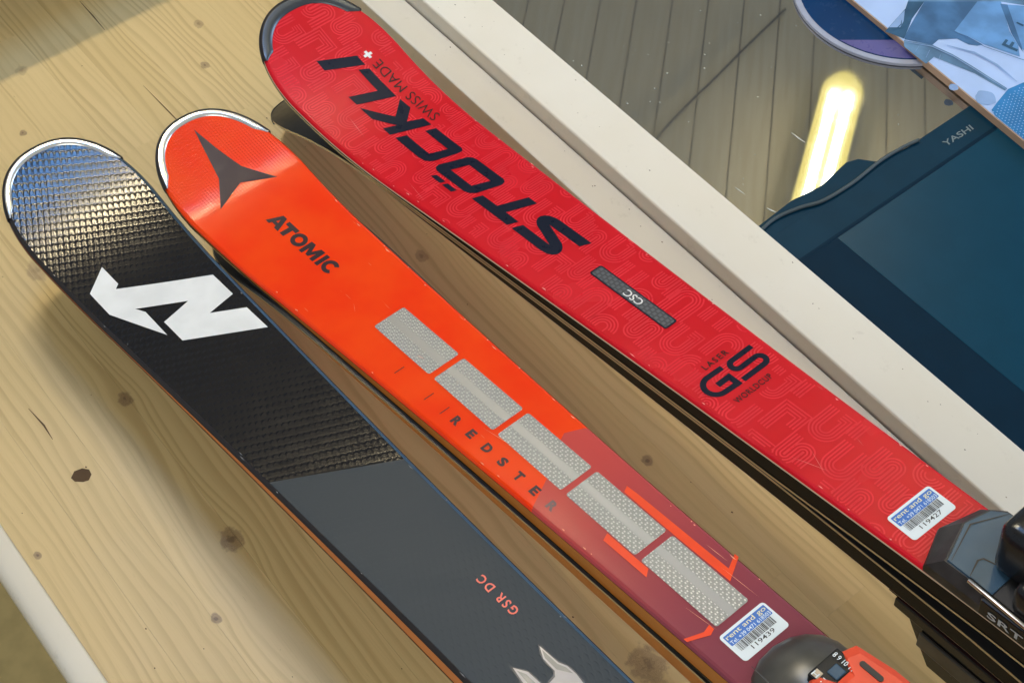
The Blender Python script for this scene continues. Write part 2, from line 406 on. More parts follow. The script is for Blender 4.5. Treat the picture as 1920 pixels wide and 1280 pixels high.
rw = random.Random(11); V = []; F = []
def fleck(x, y, z, r):
    b = len(V); V.extend([(x + r * rw.uniform(.5, 1.3) * math.cos(a), y + r * rw.uniform(.35, .9) * math.sin(a), z) for a in [k * 1.047 for k in range(6)]]); F.append(tuple(range(b, b + 6)))
for _ in range(26): fleck(rw.uniform(-.5, .45), rw.uniform(.256, .284), .0302, rw.uniform(.0003, .0010))
o = link("paint_chips", V, F, 'chip', bench); o["kind"] = "stuff"
V = []; F = []
for _ in range(60): fleck(rw.uniform(-.6, .45), rw.uniform(-.30, .24), .00016, rw.uniform(.0003, .0011))
o = link("wood_specks", V, F, 'hole', bench); o["kind"] = "stuff"

# ------------------------------------------------------------------ glass counter beside the bench
ctr = empty("glass_counter", (0, .3, 0)); ctr.location = (0, 0, 0)
tag(ctr, "cream framed counter with a smoked glass top behind the red ski", "counter")
bmlink("frame_rail", box(-1.3, 1.35, .2888, .3440, -.03, .0490, .0026, 3), 'cream', ctr)
link("glass_top", [(-1.3, .344, .030), (1.35, .344, .030), (1.35, 1.25, .030), (-1.3, 1.25, .030)], [(0, 1, 2, 3)], 'glass', ctr)
bmlink("cabinet", box(-1.3, 1.35, .3445, 1.25, -.72, .0285), 'gap', ctr)
for pts, w in (([(-.005, .461), (.004, .4612), (.012, .462)], .0014), ([(.012, .372), (.018, .3727), (.024, .373)], .0011), ([(.048, .377), (.053, .3785), (.057, .380)], .0016)):
    V, F = ribbon2(pts, w, .0304); link("scratch", V, F, 'dust', ctr)
V = []; F = []
for _ in range(30): fleck(rw.uniform(-.5, .45), rw.uniform(.293, .340), .04915, rw.uniform(.0003, .0011))
o = link("paint_chips", V, F, 'chip', ctr); o["kind"] = "stuff"
fl = []
for _ in range(70):
    x, y = random.uniform(-.25, .08), random.uniform(.36, .6); r = random.uniform(.0003, .0009)
    fl.append((x, y, r))
V = []; F = []
for x, y, r in fl:
    b = len(V); V += [(x + r * math.cos(k * 1.047 + x * 50), y + r * random.uniform(.6, 1) * math.sin(k * 1.047), .0303) for k in range(6)]; F.append(tuple(range(b, b + 6)))
o = link("dust", V, F, 'dust', ctr); o["kind"] = "stuff"

def glyphs(txt, bold=0., shear=0., space=1.):
    c = bpy.data.curves.new("lettering", 'FONT'); c.body = txt; c.size = 1.; c.offset = bold; c.shear = shear; c.space_character = space
    c.resolution_u = 3; c.fill_mode = 'FRONT'
    o = bpy.data.objects.new("lettering", c); COL.objects.link(o); bpy.context.view_layer.update()
    me = o.to_mesh(); V = [(v.co.x, v.co.y) for v in me.vertices]; F = [tuple(p.vertices) for p in me.polygons]
    o.to_mesh_clear(); bpy.data.objects.remove(o); bpy.data.curves.remove(c)
    x0 = min(v[0] for v in V); x1 = max(v[0] for v in V); y0 = min(v[1] for v in V); y1 = max(v[1] for v in V)
    return [((x - x0) / (x1 - x0), (y - y0) / (y1 - y0)) for x, y in V], F
# monitor set into the glass
mon = empty("monitor", (.30, .55, .031)); tag(mon, "black computer monitor set face up into the counter glass", "monitor"); mon.location = (0, 0, 0)
bmlink("bezel", box(.076, .56, .3445, .78, .018, .0311, .0006, 1), 'bezel', mon)
bmlink("screen", box(.1130, .53, .4005, .76, .0300, .0314), 'screen', mon)
bmlink("screen_gap", box(.1090, .1128, .3446, .76, .0300, .0313), 'bezel2', mon)
bmlink("side_bezel", box(.1130, .56, .3446, .4003, .0300, .03125), 'bezel2', mon)
hump = [(.0765, .3445), (.060, .3445), (.056, .400), (.060, .434), (.054, .473), (.058, .485), (.071, .496), (.0765, .53)]
prism("stand_foot", hump, .018, .0309, 'bezel', mon)
V, F = glyphs("YASHI", .012, .1)
link("maker_lettering", [(.0985 - y * .0066 + x * .0010, .5610 + x * .0375, .03145) for x, y in V], F, 'mtext', mon)
tag(tube("grey_cable", spline([(.068, .338, .0325), (.063, .370, .0329), (.0675, .398, .0329), (.0750, .421, .0332), (.0765, .458, .0332), (.0735, .496, .0332), (.0745, .524, .0332), (.0775, .545, .0332)], 8), .0017, 'cable'),
    "thin grey cable curving along the edge of the monitor", "cable")

# round blue plate and printed board
pl = empty("round_plate", (-.0766, .6811, .0305)); tag(pl, "deep blue round plate with pale rim half under the printed board", "plate")
def disc(r0, r1, z, n=72):
    V = [(r0 * math.cos(2 * math.pi * k / n), r0 * math.sin(2 * math.pi * k / n), z) for k in range(n)]
    if r1 <= 0: return V, [tuple(range(n))]
    V += [(r1 * math.cos(2 * math.pi * k / n), r1 * math.sin(2 * math.pi * k / n), z) for k in range(n)]
    return V, [(k, (k + 1) % n, n + (k + 1) % n, n + k) for k in range(n)]
bmc = bmesh.new(); bmesh.ops.create_cone(bmc, cap_ends=True, segments=72, radius1=.1049, radius2=.1046, depth=.003); bmesh.ops.translate(bmc, vec=(0, 0, .0017), verts=bmc.verts)
bmlink("rim", bmc, 'plate_r', pl)
V, F = disc(.0985, 0, .0034); link("face", V, F, 'plate_b', pl)
sg = [(.0975 * math.cos(a), .0975 * math.sin(a), .0037) for a in [R(-82 + 8 * k) for k in range(15)]] + [(.055, -.045, .0037)]
link("violet_reflection", sg, [tuple(range(len(sg)))], 'plate_v', pl)  # reflection on the blue face, painted as a violet segment

brd = empty("printed_board", (0, 0, 0)); tag(brd, "blue and white printed board with bare tan edge lying on the counter", "board")
bd = Vector((.997, -.0745)).normalized(); bp_ = Vector((.0745, .997)).normalized()
e0 = Vector((-.109, .6326)) - bd * .45
corners = [e0, e0 + bd * 1.1, e0 + bd * 1.1 + bp_ * .55, e0 + bp_ * .55]
ZB = .0435
prism("core", [(p.x, p.y) for p in corners], .0316, .0395, 'tan', brd)
ZT = .0395
def pprint(name, poly, mat, k):
    z = ZT + .0002 + k * .00012
    tri = tessellate_polygon([[Vector((x, y, 0)) for x, y in poly]])
    return link(name, [(x, y, z) for x, y in poly], [tuple(t) for t in tri], mat, brd)
ins = [e0 + bp_ * .0012, e0 + bd * 1.1 + bp_ * .0012, e0 + bd * 1.1 + bp_ * .549, e0 + bp_ * .549]
pprint("printed_sheet", [(p.x, p.y) for p in ins], 'print0', 0)
PR = dict(
 dark1=[(-0.0432,0.6835),(-0.0101,0.7248),(0.0047,0.6739),(0.0179,0.6786),(0.0349,0.681),(0.0326,0.6755),(0.0262,0.6702),(0.0134,0.6676),(0.0031,0.6528),(0.0045,0.6421),(-0.0177,0.6269),(-0.0202,0.6291),(-0.0261,0.6417),(-0.0332,0.6586)],
 dark0=[(-0.0535,0.6705),(-0.0432,0.6835),(-0.0335,0.6545),(-0.0258,0.6403),(-0.0189,0.6271),(-0.0375,0.6202),(-0.0433,0.6422),(-0.0478,0.6608)],
 facet=[(-0.0101,0.7248),(0.0046,0.7433),(0.039,0.7159),(0.0576,0.7068),(0.0688,0.6958),(0.0359,0.6822),(0.0179,0.6786),(0.0047,0.6739)],
 strap=[(0.0065,0.74),(0.0117,0.7446),(0.0595,0.7092),(0.0661,0.7032),(0.0557,0.7079),(0.0414,0.7154)],
 facet2=[(0.0117,0.7446),(0.028,0.7612),(0.0755,0.7042),(0.0629,0.7063)],
 band=[(-0.0174,0.6254),(0.0045,0.6421),(0.026,0.6476),(0.0489,0.6499),(0.0897,0.6526),(0.0904,0.6484),(0.0569,0.6442),(0.0416,0.639),(0.0168,0.6307),(0.0187,0.6173),(-0.0112,0.6188)],
 dots=[(0.0968,0.6786),(0.094,0.6699),(0.0909,0.6524),(0.0962,0.6303),(0.0995,0.6185),(0.1060,0.6157),(0.1695,0.6110),(.22,.70),(.12,.72)],
 emblem=[(-0.0467,0.6585),(-0.0363,0.6455),(-0.0322,0.6359),(-0.039,0.6274),(-0.0439,0.6452)],
 F=[(0.0466,0.6947),(0.044,0.7041),(0.0466,0.7048),(0.0484,0.6988),(0.052,0.6997),(0.0501,0.7063),(0.0528,0.7069),(0.0553,0.7004),(0.061,0.7021),(0.0626,0.6988)],
 I=[(0.035,0.7301),(0.0347,0.7322),(0.0417,0.734),(0.0425,0.7316)])
PR['back'] = [(-.0101, .7248), (-.0535, .6705), (-.20, .95), (.25, 1.0), (.16, .72), (.028, .7612), (.0046, .7433)]
PR = {k: [(x - .002, y + .0026) for x, y in q] for k, q in PR.items()}
for nm, mt, k in (('back', 'print4', 1), ('dark1', 'print1', 2), ('dark0', 'print3', 3), ('facet', 'print2', 3), ('facet2', 'print2', 3), ('strap', 'print1', 4), ('band', 'print4', 3), ('dots', 'print5', 4)):
    pprint("printed_shape", PR[nm], mt, k)
pprint("printed_curl", PR['emblem'], 'print6', 5)
for dxy in ((.0, .0), (.003, .006)):
    V, F = ribbon2([(-.0385 + dxy[0], .6285 + dxy[1]), (-.0350 + dxy[0], .6345 + dxy[1]), (-.0365 + dxy[0], .6425 + dxy[1]), (-.0405 + dxy[0], .6475 + dxy[1])], .0011, ZT + .0010); link("printed_curl", V, F, 'print3', brd)
pprint("printed_letter", PR['F'], 'print3', 6); pprint("printed_letter", PR['I'], 'print3', 6)
for cx, cy, r in ((.0833, .6289, .0098), (.0548, .6162, .0045)):
    pprint("printed_spot", [(cx + r * (1 + .07 * math.sin(3 * a) + .04 * math.sin(7 * a)) * math.cos(a), cy + r * (1 + .06 * math.cos(4 * a)) * math.sin(a)) for a in [2 * math.pi * k / 28 for k in range(28)]], 'print6', 4)
# soft folds of the printed garment
for pts, w, mt in (([(-.018, .6262), (.004, .6424), (.026, .6482), (.049, .6505), (.09, .6532)], .0012, 'print6'), ([(-.0112, .6735), (.018, .6789), (.036, .6822), (.0690, .6958), (.09, .707)], .0007, 'print1'),
                   ([(.012, .655), (.035, .668), (.06, .672), (.088, .669)], .0022, 'print6'), ([(-.004, .632), (-.001, .624)], .0012, 'print6'), ([(.006, .637), (.011, .626)], .0014, 'print6'), ([(.017, .640), (.022, .632)], .0012, 'print6')):
    V, F = ribbon2(pts, w, ZT + .0011); link("printed_fold", V, F, mt, brd)
V = []; F = []
for i in range(26):
    for j in range(26):
        x = .095 + i * .0036 + (j % 2) * .0018; y = .610 + j * .0034
        if x < .0945 + max(0, (.652 - y)) * .15 or y > .66 + (x - .092) * 2.2 or y > .72 or y < .6325 - .0747 * (x + .107): continue
        b = len(V); r = .00055; V += [(x + r * math.cos(k * math.pi / 3), y + r * math.sin(k * math.pi / 3), ZT + .0009) for k in range(6)]; F.append(tuple(range(b, b + 6)))
o = link("printed_dots", V, F, 'print0', brd); o["kind"] = "stuff"

# ------------------------------------------------------------------ skis
AX = Vector((.98790567, .02597386, .15286509)); WD = Vector((-.02600378, .99966184, 0.)); NN = Vector((-.15281341, -.00397507, .98824706))
SO = Vector((0, 0, .12840722))
SK = dict(
 N=dict(v0=-.1160, u0=-.150, a=1.055, p=2.0, ut=-.3455, uw=-.258, W=.1163, wm=.075, un=.45, e=1.7),
 A=dict(v0=-.0018, u0=-.100, a=1.0, p=2.0, ut=-.2905, uw=-.197, W=.1115, wm=.067, un=.45, e=1.6),
 S=dict(v0=.1450, u0=-.120, a=2.0, p=2.3, ut=-.337, uw=-.255, W=.119, wm=.066, un=.48, e=1.35))
def hgt(s, u): return s['a'] * max(0., s['u0'] - u) ** s['p']
def slp(s, u): return -s['a'] * s['p'] * max(0., s['u0'] - u) ** (s['p'] - 1)
def half(s, u):
    if u < s['uw']:
        r = min(1., (s['uw'] - u) / (s['uw'] - s['ut'])); return .5 * s['W'] * (1 - r ** 2.5) ** (1 / 2.3)
    r = abs(s['un'] - u) / (s['un'] - s['uw']); return .5 * (s['wm'] + (s['W'] - s['wm']) * min(r, 1.) ** s['e'])
def thick(u): return max(.0060, min(.0205, .0103 + .0333 * u))
def surf(s, u, v, off=0.):
    k = slp(s, u); l = math.sqrt(1 + k * k)
    return Vector((u - k / l * off, v, hgt(s, u) + off / l))
def stations(s, end=1.25):
    us = []; L = s['uw'] - s['ut']
    for k in range(41): us.append(s['ut'] + L * (1 - math.cos(math.pi / 2 * k / 40)))
    u = s['uw'] + .004
    while u < .12: us.append(u); u += .006
    while u < end: us.append(u); u += .03
    us.append(end); return us
CH, CD_ = .0030, .0024      # width and drop of the rolled top edge
def ski_body(s, root, top_mat, swl, swr, chl, chr_, lam=None, skip_top_to=None):
    us = stations(s)
    def strip(name, f0, f1, mat, smooth=True, uvf=None, rows=1):
        V = []; F = []; U = []
        for u in us:
            a, b = f0(u), f1(u)
            for j in range(rows + 1):
                p = a.lerp(b, j / rows); V.append(p); U.append((u, p.y))
        n = rows + 1
        for i in range(len(us) - 1):
            for j in range(rows): F.append((i * n + j, (i + 1) * n + j, (i + 1) * n + j + 1, i * n + j + 1))
        return link(name, V, F, mat, root, smooth, U)
    hw = lambda u: half(s, u)
    ins = lambda u: min(CH, half(s, u) * .5)
    t = thick
    at = lambda u, v, n: surf(s, u, v, n)
    if top_mat: strip("topsheet", lambda u: at(u, -hw(u) + ins(u), 0), lambda u: at(u, hw(u) - ins(u), 0), top_mat, True, None, 8)
    for sg, ch, sw in ((-1, chl, swl), (1, chr_, swr)):
        o = (lambda a, b: (a, b)) if sg < 0 else (lambda a, b: (b, a))
        def S2(nm, v0, n0, v1, n1, mat):
            a, b = o(lambda u: at(u, sg * v0(u), n0(u)), lambda u: at(u, sg * v1(u), n1(u)))
            return strip(nm, a, b, mat, True, None, 1)
        dr = lambda u: -min(CD_, t(u) * .36)
        mid = lambda u: hw(u) - ins(u) * .42
        S2("top_edge", lambda u: hw(u), dr, mid, lambda u: dr(u) * .28, ch)
        S2("top_edge", mid, lambda u: dr(u) * .28, lambda u: hw(u) - ins(u), lambda u: 0., ch)
        z1 = dr
        if lam:
            S2("laminate", lambda u: hw(u) + .0004, lambda u: dr(u) - .0011, lambda u: hw(u), dr, lam)
            z1 = lambda u: dr(u) - .0011
        S2("sidewall", lambda u: hw(u) + .0003, lambda u: -t(u) + .0021, lambda u: hw(u) + .0003, z1, sw)
        S2("steel_edge", lambda u: hw(u) + .0007, lambda u: -t(u), lambda u: hw(u) + .0008, lambda u: -t(u) + .0021, 'edge')
    strip("base", lambda u: at(u, hw(u) + .0007, -t(u)), lambda u: at(u, -hw(u) - .0007, -t(u)), 'base', True, None, 2)
def tip_guard(s, root, ue, wid, mat, rim):
    L = []
    n = 46
    for k in range(n + 1):
        u = s['ut'] + (ue - s['ut']) * (1 - math.cos(math.pi / 2 * k / n)); L.append((u, half(s, u)))
    pts = [(u, -w) for u, w in reversed(L)] + [(u, w) for u, w in L[1:]]
    m = len(pts); Vt = []; Vr = []
    for i, (u, v) in enumerate(pts):
        a = pts[max(i - 1, 0)]; b = pts[min(i + 1, m - 1)]
        tx, ty = b[0] - a[0], b[1] - a[1]; l = math.hypot(tx, ty) or 1; nx, ny = -ty / l, tx / l     # inward normal candidates
        if nx * (s['uw'] + .05 - u) + ny * (0 - v) < 0: nx, ny = -nx, -ny
        d = min(i, m - 1 - i); wq = wid * min(1., .25 + d / 9.)
        Vt.append(surf(s, u + nx * .0012, v + ny * .0012, .0007)); Vt.append(surf(s, u + nx * wq * .5, v + ny * wq * .5, .0011)); Vt.append(surf(s, u + nx * wq, v + ny * wq, .0006)); Vt.append(surf(s, u + nx * (wq + .0003), v + ny * (wq + .0003), -.0002))
        th = thick(u)
        Vr += [surf(s, u + nx * .0014, v + ny * .0014, .0005), surf(s, u - nx * .0012, v - ny * .0012, -.0004), surf(s, u - nx * .0016, v - ny * .0016, -th * .6), surf(s, u - nx * .0004, v - ny * .0004, -th - .0006)]
    link("tip_guard", Vt, [(i * 4 + j, i * 4 + j + 1, (i + 1) * 4 + j + 1, (i + 1) * 4 + j) for i in range(m - 1) for j in range(3)], mat, root, True)
    link("guard_rim", Vr, [(i * 4 + j, (i + 1) * 4 + j, (i + 1) * 4 + j + 1, i * 4 + j + 1) for i in range(m - 1) for j in range(3)], rim, root, True)

def put2d(name, s, V2, F2, mat, off, root, cut=.004):
    """flat print: 2D (u, v) polygons in metres, cut finely along the ski and laid on its curved top"""
    bm = bmesh.new(); vs = [bm.verts.new((x, y, 0)) for x, y in V2]
    for f in F2:
        try: bm.faces.new([vs[i] for i in f])
        except ValueError: pass
    us = [x for x, y in V2]; lo, hi = min(us), min(max(us), s['u0'] + .01)
    x = math.ceil(lo / cut) * cut
    while x < hi:
        bmesh.ops.bisect_plane(bm, geom=bm.verts[:] + bm.edges[:] + bm.faces[:], plane_co=(x, 0, 0), plane_no=(1, 0, 0)); x += cut
    uvl = bm.loops.layers.uv.new("UVMap")
    for f in bm.faces:
        f.normal_update()
        if f.normal.z < 0: f.normal_flip()
    for f in bm.faces:
        for l in f.loops: l[uvl].uv = (l.vert.co.x, l.vert.co.y)
    for v in bm.verts: v.co = surf(s, v.co.x, v.co.y, off)
    return bmlink(name, bm, mat, root)
def poly(name, s, loops, mat, off, root):
    """loops: outline (and holes) in millimetres"""
    ls = [[Vector((x / 1000, y / 1000, 0)) for x, y in l] for l in loops]
    flat = [v for l in ls for v in l]; tri = tessellate_polygon(ls)
    return put2d(name, s, [(v.x, v.y) for v in flat], [tuple(t) for t in tri], mat, off, root)
def rrect(x0, x1, y0, y1, r, k=5):
    P = []
    for cx, cy, a0 in ((x1 - r, y1 - r, 0), (x0 + r, y1 - r, 90), (x0 + r, y0 + r, 180), (x1 - r, y0 + r, 270)):
        for j in range(k + 1): a = R(a0 + 90 * j / k); P.append((cx + r * math.cos(a), cy + r * math.sin(a)))
    return P
def text(name, s, txt, o, xd, yd, w, h, mat, off, root, bold=0., shear=0., space=1.):
    """txt fills w x h (mm) from corner o (u, v mm); xd, yd unit directions in (u, v)"""
    V, F = glyphs(txt, bold, shear, space)
    V2 = [((o[0] + xd[0] * x * w + yd[0] * y * h) / 1000, (o[1] + xd[1] * x * w + yd[1] * y * h) / 1000) for x, y in V]
    return put2d(name, s, V2, F, mat, off, root)
def sticker(s, root, L, T, Bc, num):
    """rental label; L, T, Bc = corners (u, v mm): text start, text end, below start"""
    ex = (T[0] - L[0], T[1] - L[1]); ey = (Bc[0] - L[0], Bc[1] - L[1])
    w = math.hypot(*ex); h = math.hypot(*ey); ex = (ex[0] / w, ex[1] / w); ey = (ey[0] / h, ey[1] / h)
    def m(a, b): return (L[0] + ex[0] * a * w + ey[0] * b * h, L[1] + ex[1] * a * w + ey[1] * b * h)
    def loop(P): return [(L[0] + ex[0] * x + ey[0] * y, L[1] + ex[1] * x + ey[1] * y) for x, y in P]
    st = poly("rental_sticker", s, [loop(rrect(0, w, 0, h, 2.6))], 'paper', .00045, root)
    poly("blue_band", s, [loop(rrect(.05 * w, .958 * w, .085 * h, .44 * h, .6))], 'blue', .00055, st)
    up = (-ey[0], -ey[1])
    text("label_text", s, "rent and go", m(.075, .285), ex, up, .86 * w, .185 * h, 'yell', .00062, st, .006, 0, 1.0)
    text("label_text", s, "Tel. +39 0471 618503", m(.075, .415), ex, up, .865 * w, .115 * h, 'lblue', .00062, st, .012)
    rnd = random.Random(int(num)); V = []; F = []; a = .10
    while a < .885:
        bw = rnd.choice((.006, .006, .012, .018)); q = [m(a, .452), m(a + bw, .452), m(a + bw, .705), m(a, .705)]
        b = len(V); V += [(x / 1000, y / 1000) for x, y in q]; F.append((b, b + 1, b + 2, b + 3)); a += bw + rnd.choice((.006, .010, .016))
    o = put2d("barcode", s, V, F, 'ink', .0006, st); o["kind"] = "stuff"
    text("label_number", s, num, m(.27, .87), ex, up, .49 * w, .135 * h, 'ink', .0006, st, .004)

def ski_root(k, label, upper=True):
    s = SK[k]; t = bpy.data.objects.new("ski", None); COL.objects.link(t); t.empty_display_size = .03
    Mx = Matrix(((AX.x, WD.x, NN.x, 0), (AX.y, WD.y, NN.y, 0), (AX.z, WD.z, NN.z, 0), (0, 0, 0, 1)))
    Mx.translation = SO + WD * s['v0']
    if not upper:
        Mx = Mx @ Matrix.Translation((dict(N=.0, A=.070, S=-.012)[k], dict(N=.004, A=.0, S=.0)[k], 0))
        d = Vector((1, 0, -.0333)).normalized(); c = Vector((0, 0, -.0103 - .0006))
        Mx = Mx @ Matrix.Translation(c) @ Matrix.Rotation(math.pi, 4, d) @ Matrix.Translation(-c)
    t.matrix_world = Mx
    tag(t, label, "ski", "skis laid in pairs on the bench")
    return t, s

# ---- black ski with the white angular letter
bk, s = ski_root('N', "black scaled topped ski with a big white angular N emblem, nearest the front edge")
ski_body(s, bk, None, 'sw_orange', 'sw_black', 'rim', 'sw_slate' if 'sw_slate' in M else 'bsteel')  # right top edge slate blue: window highlight painted into its colour
# embossed scales are modelled: staggered overlapping tiles, flatter in the matt grey half
E1 = (.0022, .0042); E2 = (.0062, -.0033); det = E1[0] * E2[1] - E1[1] * E2[0]
def scale_h(u, v):
    i = (u * E2[1] - v * E2[0]) / det; j = (-u * E1[1] + v * E1[0]) / det
    a = i - math.floor(i); b = j - math.floor(j)
    # one tongue-shaped tile per cell: rounded head, raised, sloping down to its tail; dark gutter between neighbours
    x = (a - .5) * 2; y = b - .02 - .46 * x * x
    side = min(1., max(0., (1 - abs(x)) / .42)); head = min(1., max(0., y / .16))
    tail = 1 - .75 * max(0., y) / .9
    z = .0955 + .617 * v
    amp = (.00036 if u < -.22 else .00036 - .00008 * min(1., (u + .22) / .14) - .00005 * min(1., max(0., (u + .08) / .15))) if u < z - .001 else (.00007 + .00020 * min(1., max(0., (u - z - .02) / .12)))
    return amp * (min(side, head) * tail - .5)
us = []; u = s['ut'] + .0004
L = s['uw'] - s['ut']
while u < .37: us.append(u); u += .00062 if u < .14 else .0009
V = []; F = []; U = []; NV = 180
for u in us:
    w = max(.0005, half(s, u) - min(CH, half(s, u) * .5))
    for j in range(NV + 1):
        v = -w + 2 * w * j / NV; V.append(surf(s, u, v, scale_h(u, v) - .0001)); U.append((u, v))
n = NV + 1
for i in range(len(us) - 1):
    r = i * n
    F += [(r + j, r + n + j, r + n + j + 1, r + j + 1) for j in range(NV)]
me = bpy.data.meshes.new("topsheet"); me.from_pydata(V, [], F); ul = me.uv_layers.new(name="UVMap")
idx = [0] * len(me.loops); me.loops.foreach_get("vertex_index", idx)
fl_ = [c for i in idx for c in U[i]]; ul.data.foreach_set("uv", fl_)
me.polygons.foreach_set("use_smooth", [True] * len(me.polygons)); me.materials.append(M['nord'])
o = bpy.data.objects.new("topsheet", me); COL.objects.link(o); o.parent = bk
wq = lambda u: half(s, u) - CH
link("topsheet", [surf(s, a, q * wq(a), 0) for a in (.37, .60, .85, 1.25) for q in (-1, 1)], [(0, 2, 3, 1), (2, 4, 5, 3), (4, 6, 7, 5)], 'nord', bk, False, [(a, q * wq(a)) for a in (.37, .60, .85, 1.25) for q in (-1, 1)])
tip_guard(s, bk, -.299, .0062, 'silver', 'rim')
poly("letter_emblem", s, [[(-211.1,-20.2),(-186.3,-19.6),(-182.8,-24.0),(-140.5,42.2),(-109.8,42.0),(-105.0,17.2),(-89.0,41.8),(-58.6,41.9),(-94.7,-14.2),(-122.9,-14.3),(-129.2,11.9),(-152.4,-23.6),(-143.4,-19.3),(-108.5,-19.8),(-161.6,-41.9),(-192.6,-42.3)]], 'white', .00052, bk)
text("model_lettering", s, "GSR DC", (273.0, 19.7), (-1, 0), (0, -1), 38.2, 6.7, 'coral', .00045, bk, .02, 0, 1.35)
em = poly("silver_emblem", s, [[(300.6,11.7),(318.7,12.7),(324.3,15.0),(332.7,15.3),(341,14.6),(360,8),(360,-12),(322,-5.0),(310.6,-5.6),(301.1,-10.9),(296,-14)] if False else [(299.6,11.9),(318.7,13.3),(324.3,15.8),(333,16.1),(346,14.6),(362,6),(350,-4),(324.9,-2.4),(323.6,3.9),(321.0,6.0),(309.6,6.4)]], 'rim', .00046, bk)
poly("emblem_face", s, [[(301.8,11.5),(318.9,12.5),(324.4,14.9),(332.7,15.2),(345,13.6),(358,6),(349,-3),(326,-1.6),(325.0,4.3),(321.7,6.9),(310.2,7.3)]], 'emb', .0006, em)
poly("emblem_inlay", s, [[(304.8,10.9),(319.0,11.3),(324.7,13.6),(331.0,14.1),(321.8,8.4),(310.7,8.3)]], 'embg', .0007, em)
em2 = poly("silver_emblem", s, [[(300.1,-11.4),(310.8,-4.9),(324,-4.2),(345,-8),(330,-15),(314.1,-13.9)]], 'rim', .00046, bk)
poly("emblem_face", s, [[(302.2,-10.8),(310.9,-5.8),(324,-5.1),(343,-8.4),(330,-14),(314.4,-12.9)]], 'emb', .0006, em2)
poly("emblem_inlay", s, [[(305.5,-10.3),(311.2,-7.7),(322,-7.4),(317,-11.0)]], 'embg', .0007, em2)

# ---- orange ski with the three pointed star
og, s = ski_root('A', "orange ski with plum three pointed star and five silver panels, middle of the three pairs")
ski_body(s, og, 'atom', 'sw_amber', 'sw_amber', 'atom', 'atom')
tip_guard(s, og, -.2385, .0066, 'silver', 'rim')
poly("star_emblem", s, [[(-275.2,1.2),(-249.8,5.4),(-221.8,11.4),(-193.8,28.4),(-207.6,.6),(-203.4,-9),(-194.0,-28.4),(-221.8,-11.2),(-250,-4.6)]], 'star', .0003, og)
AT = dict(A=[[(-160.8,-6.5),(-154.6,7.4),(-149.6,7.4),(-143.4,-6.3),(-148.9,-6.3),(-150.0,-3.9),(-155.1,-3.9),(-156.0,-6.5)],[(-153.7,-.8),(-152.3,2.7),(-150.9,-.8)]],
 T=[[(-145.6,3.2),(-145.6,7.2),(-131.2,7.2),(-131.2,3.2),(-135.6,3.2),(-135.9,-6.1),(-141.0,-6.1),(-140.8,3.2)]],
 M=[[(-113.8,-6.0),(-114.1,7.5),(-108.4,7.7),(-104.3,.6),(-100.5,7.8),(-95.0,7.8),(-94.6,-5.4),(-99.4,-5.5),(-99.5,1.5),(-102.8,-4.6),(-106.0,-4.6),(-109.2,1.4),(-109.4,-5.9)]],
 I=[[(-92.4,-5.6),(-92.4,7.6),(-87.8,7.6),(-87.8,-5.6)]])
for k, lp in AT.items(): poly("brand_letter", s, lp, 'star', .0003, og)
el = lambda cu, cv, a, b, n=28, a0=0., a1=360.: [(cu + a * math.cos(R(a0 + (a1 - a0) * j / n)), cv + b * math.sin(R(a0 + (a1 - a0) * j / n))) for j in range(n)]
poly("brand_letter", s, [el(-123.1, 1.0, 7.9, 7.0), el(-123.1, 1.0, 3.6, 3.3)], 'star', .0003, og)
poly("brand_letter", s, [el(-78.9, 1.2, 7.9, 7.0, 24, 42, 330) + list(reversed(el(-78.9, 1.2, 3.7, 3.3, 24, 42, 330)))], 'star', .0003, og)
for q in ((0.0, 69.5), (75.2, 144.5), (149.8, 218.6), (223.6, 292.8), (298.3, 367.8)):
    pn = poly("silver_panel_border", s, [rrect(q[0] - .5, q[1] + .5, -13.1, 16.8, 2.4)], 'maroong', .00022, og)
    poly("silver_panel", s, [rrect(q[0], q[1], -12.6, 16.3, 2.0)], 'panel', .0004, og)
    bpy.data.objects.remove(pn)
for u in (50.2, 86.6, 105.4): poly("tick_mark", s, [[(u - .35, -30.2), (u + .35, -30.2), (u + .35, -21.2), (u - .35, -21.2)]], 'maroonp', .0003, og)
for i, ch in enumerate("REDSTER"):
    wd_ = {'R': 7.2, 'E': 6.3, 'D': 7.4, 'S': 6.6, 'T': 6.8}[ch]; u0 = 115.6 + i * 17.55
    text("model_letter", s, ch, (u0, -29.3), (1, 0), (0, 1), wd_, 7.7, 'maroonp' if i < 6 else 'maroong', .0003, og, .05)
poly("orange_stripe", s, [[(247.3,22.5),(258.3,23.2),(342.0,24.3),(336.6,35.2),(340.2,35.3),(349.6,17.9),(295.5,17.2),(249.6,17.7)]], 'orange', .0003, og)
poly("orange_stripe", s, [[(267.1,-13.6),(306.4,-13.3),(310.5,-18.8),(269.3,-19.4)]], 'orange', .0003, og)
poly("orange_stripe", s, [[(363.3,-14.6),(367.6,-14.6),(369.4,-19.2),(362.8,-33.4),(359.7,-33.6),(364.8,-20.7)]], 'orange', .0003, og)
sticker(s, og, (373.8, -17.3), (374.2, 21.9), (397.6, -17.5), "119439")

